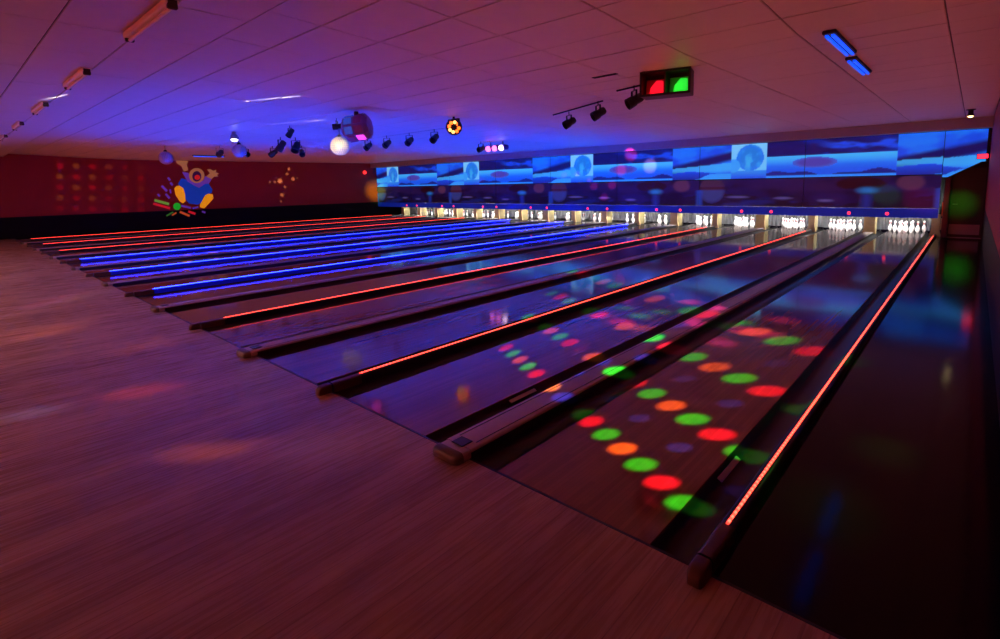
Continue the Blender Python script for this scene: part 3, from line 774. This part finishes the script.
# red and green double window light box
p = hit(667, 84, 2, 3.17)
t = thing('double_light_box', 'dark light box with glowing red and green windows hanging from the ceiling', 'effect light', p, math.radians(14))
sc_ = 1.0
b = MB()
Wd, Hd, Dd = .66, .33, .30
b.box((0, Dd/2, 0), (Wd, .015, Hd)).box((0, 0, Hd/2), (Wd, Dd, .015)).box((0, 0, -Hd/2), (Wd, Dd, .015))
b.box((-Wd/2, 0, 0), (.015, Dd, Hd)).box((Wd/2, 0, 0), (.015, Dd, Hd)).box((0, 0, 0), (.02, Dd-.02, Hd-.01))
b.build('housing', mat('box_brown', srgb(70, 40, 40), .45), t)
b = MB().box((0, -Dd/2, Hd/2-.01), (Wd+.03, .03, .03)).box((0, -Dd/2, -Hd/2+.01), (Wd+.03, .03, .03)).box((-Wd/2, -Dd/2, 0), (.03, .03, Hd)).box((Wd/2, -Dd/2, 0), (.03, .03, Hd)); b.build('front_frame', M_FIX, t)
for s, nm, c, st in ((-1, 'red', (1, .008, .03), 1.5), (1, 'green', (.03, 1, .06), 1.1)):
    MB().box((s*Wd/4, .06, -.03), (Wd/2-.05, .012, Hd-.08), Matrix.Rotation(-.25, 3, 'X'), bev=.004).build('reflector', mat('reflector_'+nm, tuple(.15+.5*x for x in c), .35), t)
    MB().prism([(s*Wd/4-.08, .0, -.13), (s*Wd/4+.11, .0, -.13), (s*Wd/4+.11, .0, .05), (s*Wd/4+.02, .0, .06), (s*Wd/4-.06, .0, -.03)], (0, .02, 0)).build('glowing_pane', mat('lamp_'+nm, c, .3, emis=c, estr=st*.62), t)
    l = bpy.data.lights.new('box_lamp', 'POINT'); l.color = c; l.energy = .08; l.shadow_soft_size = .03
    lo = bpy.data.objects.new('box_lamp', l); COL.objects.link(lo); lo.parent = t; lo.location = (s*Wd/4, -.06, -.04)
MB().box((0, 0, Hd/2+.03), (.5, .05, .05)).cyl((-.2, 0, Hd/2), (-.2, 0, ceil_z(p.y)-p.z), .02, n=8).cyl((.2, 0, Hd/2), (.2, 0, ceil_z(p.y)-p.z), .02, n=8).build('hanger', M_FIX, t)

# ------------------------------------------------------------------ effect beams: lamps with patterned light
def beam_lamp(name, loc, power, dots, soft=.35, size=.01):
    """dots: (target point, radius at target, colour, gain)"""
    l = bpy.data.lights.new(name, 'POINT'); l.energy = power; l.shadow_soft_size = size; l.use_nodes = True
    t = NT(l.node_tree); em = l.node_tree.nodes['Emission']
    g = t.n('ShaderNodeNewGeometry'); D = t.vm('NORMALIZE', g.outputs['Normal'])
    S = Vector(loc); acc = None
    for tgt, rad, col, gain in dots:
        d = Vector(tgt)-S; a = math.atan2(rad, d.length); d.normalize()
        dd = t.vm('LENGTH', t.vm('SUBTRACT', D, tuple(d)))
        f = t.m('SUBTRACT', 1.0, t.step(dd, a*(1-soft), a*(1+soft)))
        c = t.vm('SCALE', tuple(x*gain for x in col)); c.node.inputs[3].default_value = 1; t.put(c.node.inputs[3], f)
        acc = c if acc is None else t.vm('ADD', acc, c)
    t.put(em.inputs['Color'], acc)
    o = bpy.data.objects.new(name, l); COL.objects.link(o); o.location = loc; return o
GR, RD, OG, BL, PK = (.02, 1, .03), (1, .012, .05), (1, .22, .02), (.03, .06, 1), (1, .03, .35)

# derby light over the lounge: rows of round dots across the first lanes
SD = Vector((-.64, -3.4, 3.12))
t = thing('derby_light', 'black derby effect light hanging over the lounge behind the approach', 'effect light', (SD.x, SD.y, 3.36))
MB().box((0, -.05, -.09), (.34, .22, .12), bev=.02).build('housing', M_FIX, t); MB().box((0, -.05, -.02), (.06, .06, .05)).build('bracket', M_FIX, t)
def derby():
    l = bpy.data.lights.new('derby_beams', 'POINT'); l.energy = 9500; l.shadow_soft_size = .008; l.use_nodes = True
    T = NT(l.node_tree); em = l.node_tree.nodes['Emission']
    g = T.n('ShaderNodeNewGeometry'); x, y, z = T.sep(g.outputs['Normal'])
    dn = T.m('ADD', T.m('MULTIPLY', x, .473), T.m('MULTIPLY', y, .881))
    dt = T.m('ADD', T.m('MULTIPLY', x, .881), T.m('MULTIPLY', y, -.473))
    u = T.m('DIVIDE', dt, dn)
    th = T.m('MULTIPLY', T.m('ARCTAN2', dn, T.m('MULTIPLY', z, -1)), 180/PI)
    front = T.m('GREATER_THAN', dn, .05)
    def lattice(u0, du, t0, dth, ru, rt, k0, k1, r0, r1):
        ku = T.m('DIVIDE', T.m('SUBTRACT', u, u0), du); kt = T.m('DIVIDE', T.m('SUBTRACT', th, t0), dth)
        iu, it = T.m('ROUND', ku), T.m('ROUND', kt)
        fa, fb = T.m('SUBTRACT', ku, iu), T.m('SUBTRACT', kt, it)
        fu = T.m('ADD', T.m('MULTIPLY', fa, .995*ru), T.m('MULTIPLY', fb, 2.6*rt)); ft = T.m('SUBTRACT', T.m('MULTIPLY', fa, 2.1*ru), T.m('MULTIPLY', fb, 5.94*rt))
        r = T.m('MULTIPLY', 1.12, T.m('SQRT', T.m('ADD', T.m('MULTIPLY', fu, fu), T.m('MULTIPLY', ft, ft))))
        f = T.m('SUBTRACT', 1.0, T.step(r, .45, 1.15))
        f = T.m('MULTIPLY', f, T.m('ADD', .75, T.m('MULTIPLY', T.step(r, .2, .5), .25)))
        for v, lo, hi in ((iu, k0, k1), (it, r0, r1)):
            f = T.m('MULTIPLY', f, T.m('GREATER_THAN', v, lo-.5)); f = T.m('MULTIPLY', f, T.m('LESS_THAN', v, hi+.5))
        return T.m('MULTIPLY', f, front), iu, it
    f, iu, it = lattice(-.669, .0615, 48.75, 5.2, 1.0, 1.0, -11, 4, 0, 3)
    seq = 'grgogrbogrgogrgb'   # columns -11 .. 4
    seq = ['g', 'r', 'g', 'o', 'g', 'r', 'n', 'o', 'b', 'g', 'r', 'g', 'o', 'g', 'r', 'g']
    cm = {'g': GR, 'r': RD, 'o': OG, 'b': (.01, .02, .3), 'n': (.1, .0, .0)}
    cr = T.n('ShaderNodeValToRGB'); cr.color_ramp.interpolation = 'CONSTANT'
    el = cr.color_ramp.elements
    while len(el) < 16: el.new(.5)
    for i, s in enumerate(seq):
        el[i].position = i/16; c = cm[s]; el[i].color = c4(c)
    T.put(cr.inputs[0], T.m('DIVIDE', T.m('ADD', iu, 11.5), 16))
    gain = T.m('ADD', 1.0, T.m('MULTIPLY', it, .25))
    # column gain: the far columns are weaker
    cg = T.m('ADD', 1.1, T.m('MULTIPLY', T.step(iu, -9, -1), -.1))
    # blue dots sit between the rows
    f2, iu2, it2 = lattice(-.669+.03, 0.123, 51.5, 5.2, 2.6, 1.3, -6, 2, 0, 2)
    A = T.vm('SCALE', cr.outputs[0]); T.put(A.node.inputs[3], T.m('MULTIPLY', T.m('MULTIPLY', f, gain), cg))
    B = T.vm('SCALE', BL); T.put(B.node.inputs[3], T.m('MULTIPLY', f2, .42))
    T.put(em.inputs['Color'], T.vm('ADD', A, B))
    o = bpy.data.objects.new('derby_beams', l); COL.objects.link(o); o.location = SD
derby()

# pink and green smears further down the lanes, from the light box under the ceiling
SB = Vector((-2.7, 4.6, 3.0))
def fl_(u, v): return hit(u, v, 2, 0)
dots = []
for (u, v, r, c, gn) in [(640, 316, .13, GR, .5), (624, 308, .12, GR, .4), (600, 316, .12, PK, .8), (622, 322, .13, PK, .8), (640, 328, .13, OG, .6), (662, 312, .13, GR, .35), (690, 302, .14, PK, .8), (712, 312, .15, PK, .9), (738, 322, .14, GR, .6), (742, 330, .15, PK, .8), (720, 342, .14, PK, .7), (766, 334, .15, PK, .7), (700, 330, .13, PK, .5), (782, 320, .16, PK, .4), (660, 290, .13, GR, .35), (690, 325, .12, PK, .5)]:
    dots.append((fl_(u, v), r, c, gn))
beam_lamp('box_beams', SB, 900, dots, .7)
# fine pink dots on the fourth lane
dots = []
for i in range(5):
    for k in range(4):
        u, v = 437+i*14+k*5, 296-i*2.6-k*5.5
        dots.append((fl_(u, v), .06, PK if (i+k) % 3 else RD if i % 2 else BL, .8))
beam_lamp('drum_beams', (-8.9, 5.6, 3.0), 1500, dots, .5)
# dots on the mural wall
dots = []
for i in range(6):
    for k in range(5):
        p = hit(60+i*16.2, 166+k*10.6+i*.3, 0, XL)
        dots.append((p, .11, RD if (i+k) % 2 == 0 or k == 4 else (.5, .35, .03), .35+.4*random.random()))
beam_lamp('wall_beams', (-22.3, 1.6, 3.05), 1300, dots, .6)
dots = [(hit(u, v, 0, XL), r*.8, (1, 1.6, .6), gn) for u, v, r, gn in [(289, 169, .10, 1), (287, 174, .10, .8), (280, 181, .15, 1.6), (293, 179, .12, 1.3), (275, 182, .08, .8), (270, 182, .07, .6), (285, 187, .09, .8), (282, 195, .12, 1), (281, 201, .08, .5), (297, 178, .06, .6)]]
beam_lamp('sparkle_beams', (-17, 9, 2.9), 7000, dots, .5)
# red dots thrown onto the printed panels
dots = [(hit(u, v, 1, Y_MASK), r, c, gn) for u, v, r, c, gn in [(631, 155, .24, PK, 1.3), (621, 170, .22, RD, 1.2), (650, 166, .27, (1, .5, .7), 1.1), (594, 186, .16, PK, 1.0), (612, 185, .17, PK, 1.2), (604, 197, .16, PK, 1.0), (564, 175, .13, PK, .6), (577, 174, .12, PK, .6), (589, 180, .10, PK, .6), (922, 200, .35, PK, .5), (460, 188, .3, RD, .5), (480, 180, .18, PK, .6), (886, 195, .3, (.02, .7, .25), .25)]]
beam_lamp('panel_beams', (-7, 10, 3.0), 9000, dots, .35)
# streaks grazing the ceiling
dots = [(Vector((-12.2, 4.2, ceil_z(4.2)+.02)), .07, (.85, .72, 1), 5.0)]
dots = []
for (u0, v0, u1, v1, r, c, gn) in [(248, 99, 310, 107, .05, (.75, .7, 1), 1)]:
    pass
def streak(u, v, sx, sy, r, c, power):
    p = hit(u, v, 2, ceil_z(4)); p.z = ceil_z(p.y); q = Vector((p.x+sx, p.y+sy, p.z-.10))
    beam_lamp('ceiling_streak', q, power, [(p, r, c, 1)], .6)
streak(278, 102, 1.6, .5, .022, (.9, .85, 1), 9000)
streak(190, 142.5, 2.6, .6, .022, (.9, .8, 1), 12000)
streak(305, 122, 1.5, .4, .05, (.9, .8, 1), 1500)
q = hit(56, 97, 2, 3.36); beam_lamp('ceiling_streak', (q.x+1.5, q.y+.35, 3.27), 6000, [(q, .02, (1, .9, .9), 1)], .6)
# warm pin spot on the cream mirror ball
l = bpy.data.lights.new('ball_spot', 'SPOT'); l.energy = 620; l.color = (1, .78, .42); l.spot_size = math.radians(13); l.spot_blend = .3; l.shadow_soft_size = .03
o = bpy.data.objects.new('ball_spot', l); COL.objects.link(o); o.location = pb+Vector((1.9, -2.2, -.12)); o.rotation_euler = (pb-Vector(o.location)).to_track_quat('-Z', 'Y').to_euler()
# soft coloured patches on the approach
dots = [(fl_(u, v), r, c, g) for u, v, r, c, g in [(208, 451, .12, (1, .26, .05), 1.0), (143, 391, .14, (1, .1, .12), .6), (62, 299, .25, (1, .08, .3), .8), (45, 303, .2, (.15, .15, 1), .8), (80, 297, .2, (.3, 1, .2), .35), (60, 330, .2, (1, .3, .3), .5), (150, 345, .2, (1, .25, .2), .35), (38, 332, .25, (1, .3, .3), .4), (370, 440, .25, (1, .35, .2), .3), (30, 413, .12, (.3, .3, 1), .4)]]
beam_lamp('floor_glints', (-6.5, -5.5, 3.1), 1500, dots, .9)
# green patch on the corridor door
dots = [(hit(960, 205, 1, 18), .3, GR, .35), (hit(885, 450, 2, 0), .16, GR, .3), (hit(822, 502, 2, 0), .2, GR, .2)]
beam_lamp('corridor_beam', (.5, 4.0, 3.1), 2600, dots, .8)
# orange glow and red lamp in the far corner of the mural wall
beam_lamp('corner_beam', (-25.5, 14.5, 2.6), 1700, [(hit(377, 192, 0, XL), .55, (1, 2.6, .02), .8)], .8)
p = hit(364, 172.5, 0, XL)
t = thing('wall_lamp', 'small red glowing lamp on the red wall in the far corner', 'wall lamp', (XL, p.y, p.z))
MB().lathe([(0, .002), (.16, .002), (.16, .03), (.12, .05), (0, .05)], n=16, axis=Vector((1, 0, 0)), cap=False).build('base', M_FIX, t, True)
MB().lathe([(.12, .05), (.115, .11), (.07, .16), (0, .175)], n=16, axis=Vector((1, 0, 0)), cap=False).build('glowing_cover', mat('wall_red_glow', (.6, .02, .02), .3, emis=(1, .02, .02), estr=2.5), t, True)
a, b = hit(593, 76, 2, 3.36), hit(617, 71.5, 2, 3.36)
a.z = ceil_z(a.y); b.z = ceil_z(b.y); c = (a+b)/2
t = thing('ceiling_slot', 'narrow dark slot vent in the ceiling before the short lamp bar', 'vent', c)
M3 = Matrix.Rotation(math.atan2((b-a).y, (b-a).x), 3, 'Z')
MB().box((0, 0, -.006), ((b-a).length, .07, .010), M3, bev=.003).build('frame', M_FIX, t); MB().box((0, 0, -.013), ((b-a).length-.04, .035, .006), M3).build('slot', M_PIT, t)
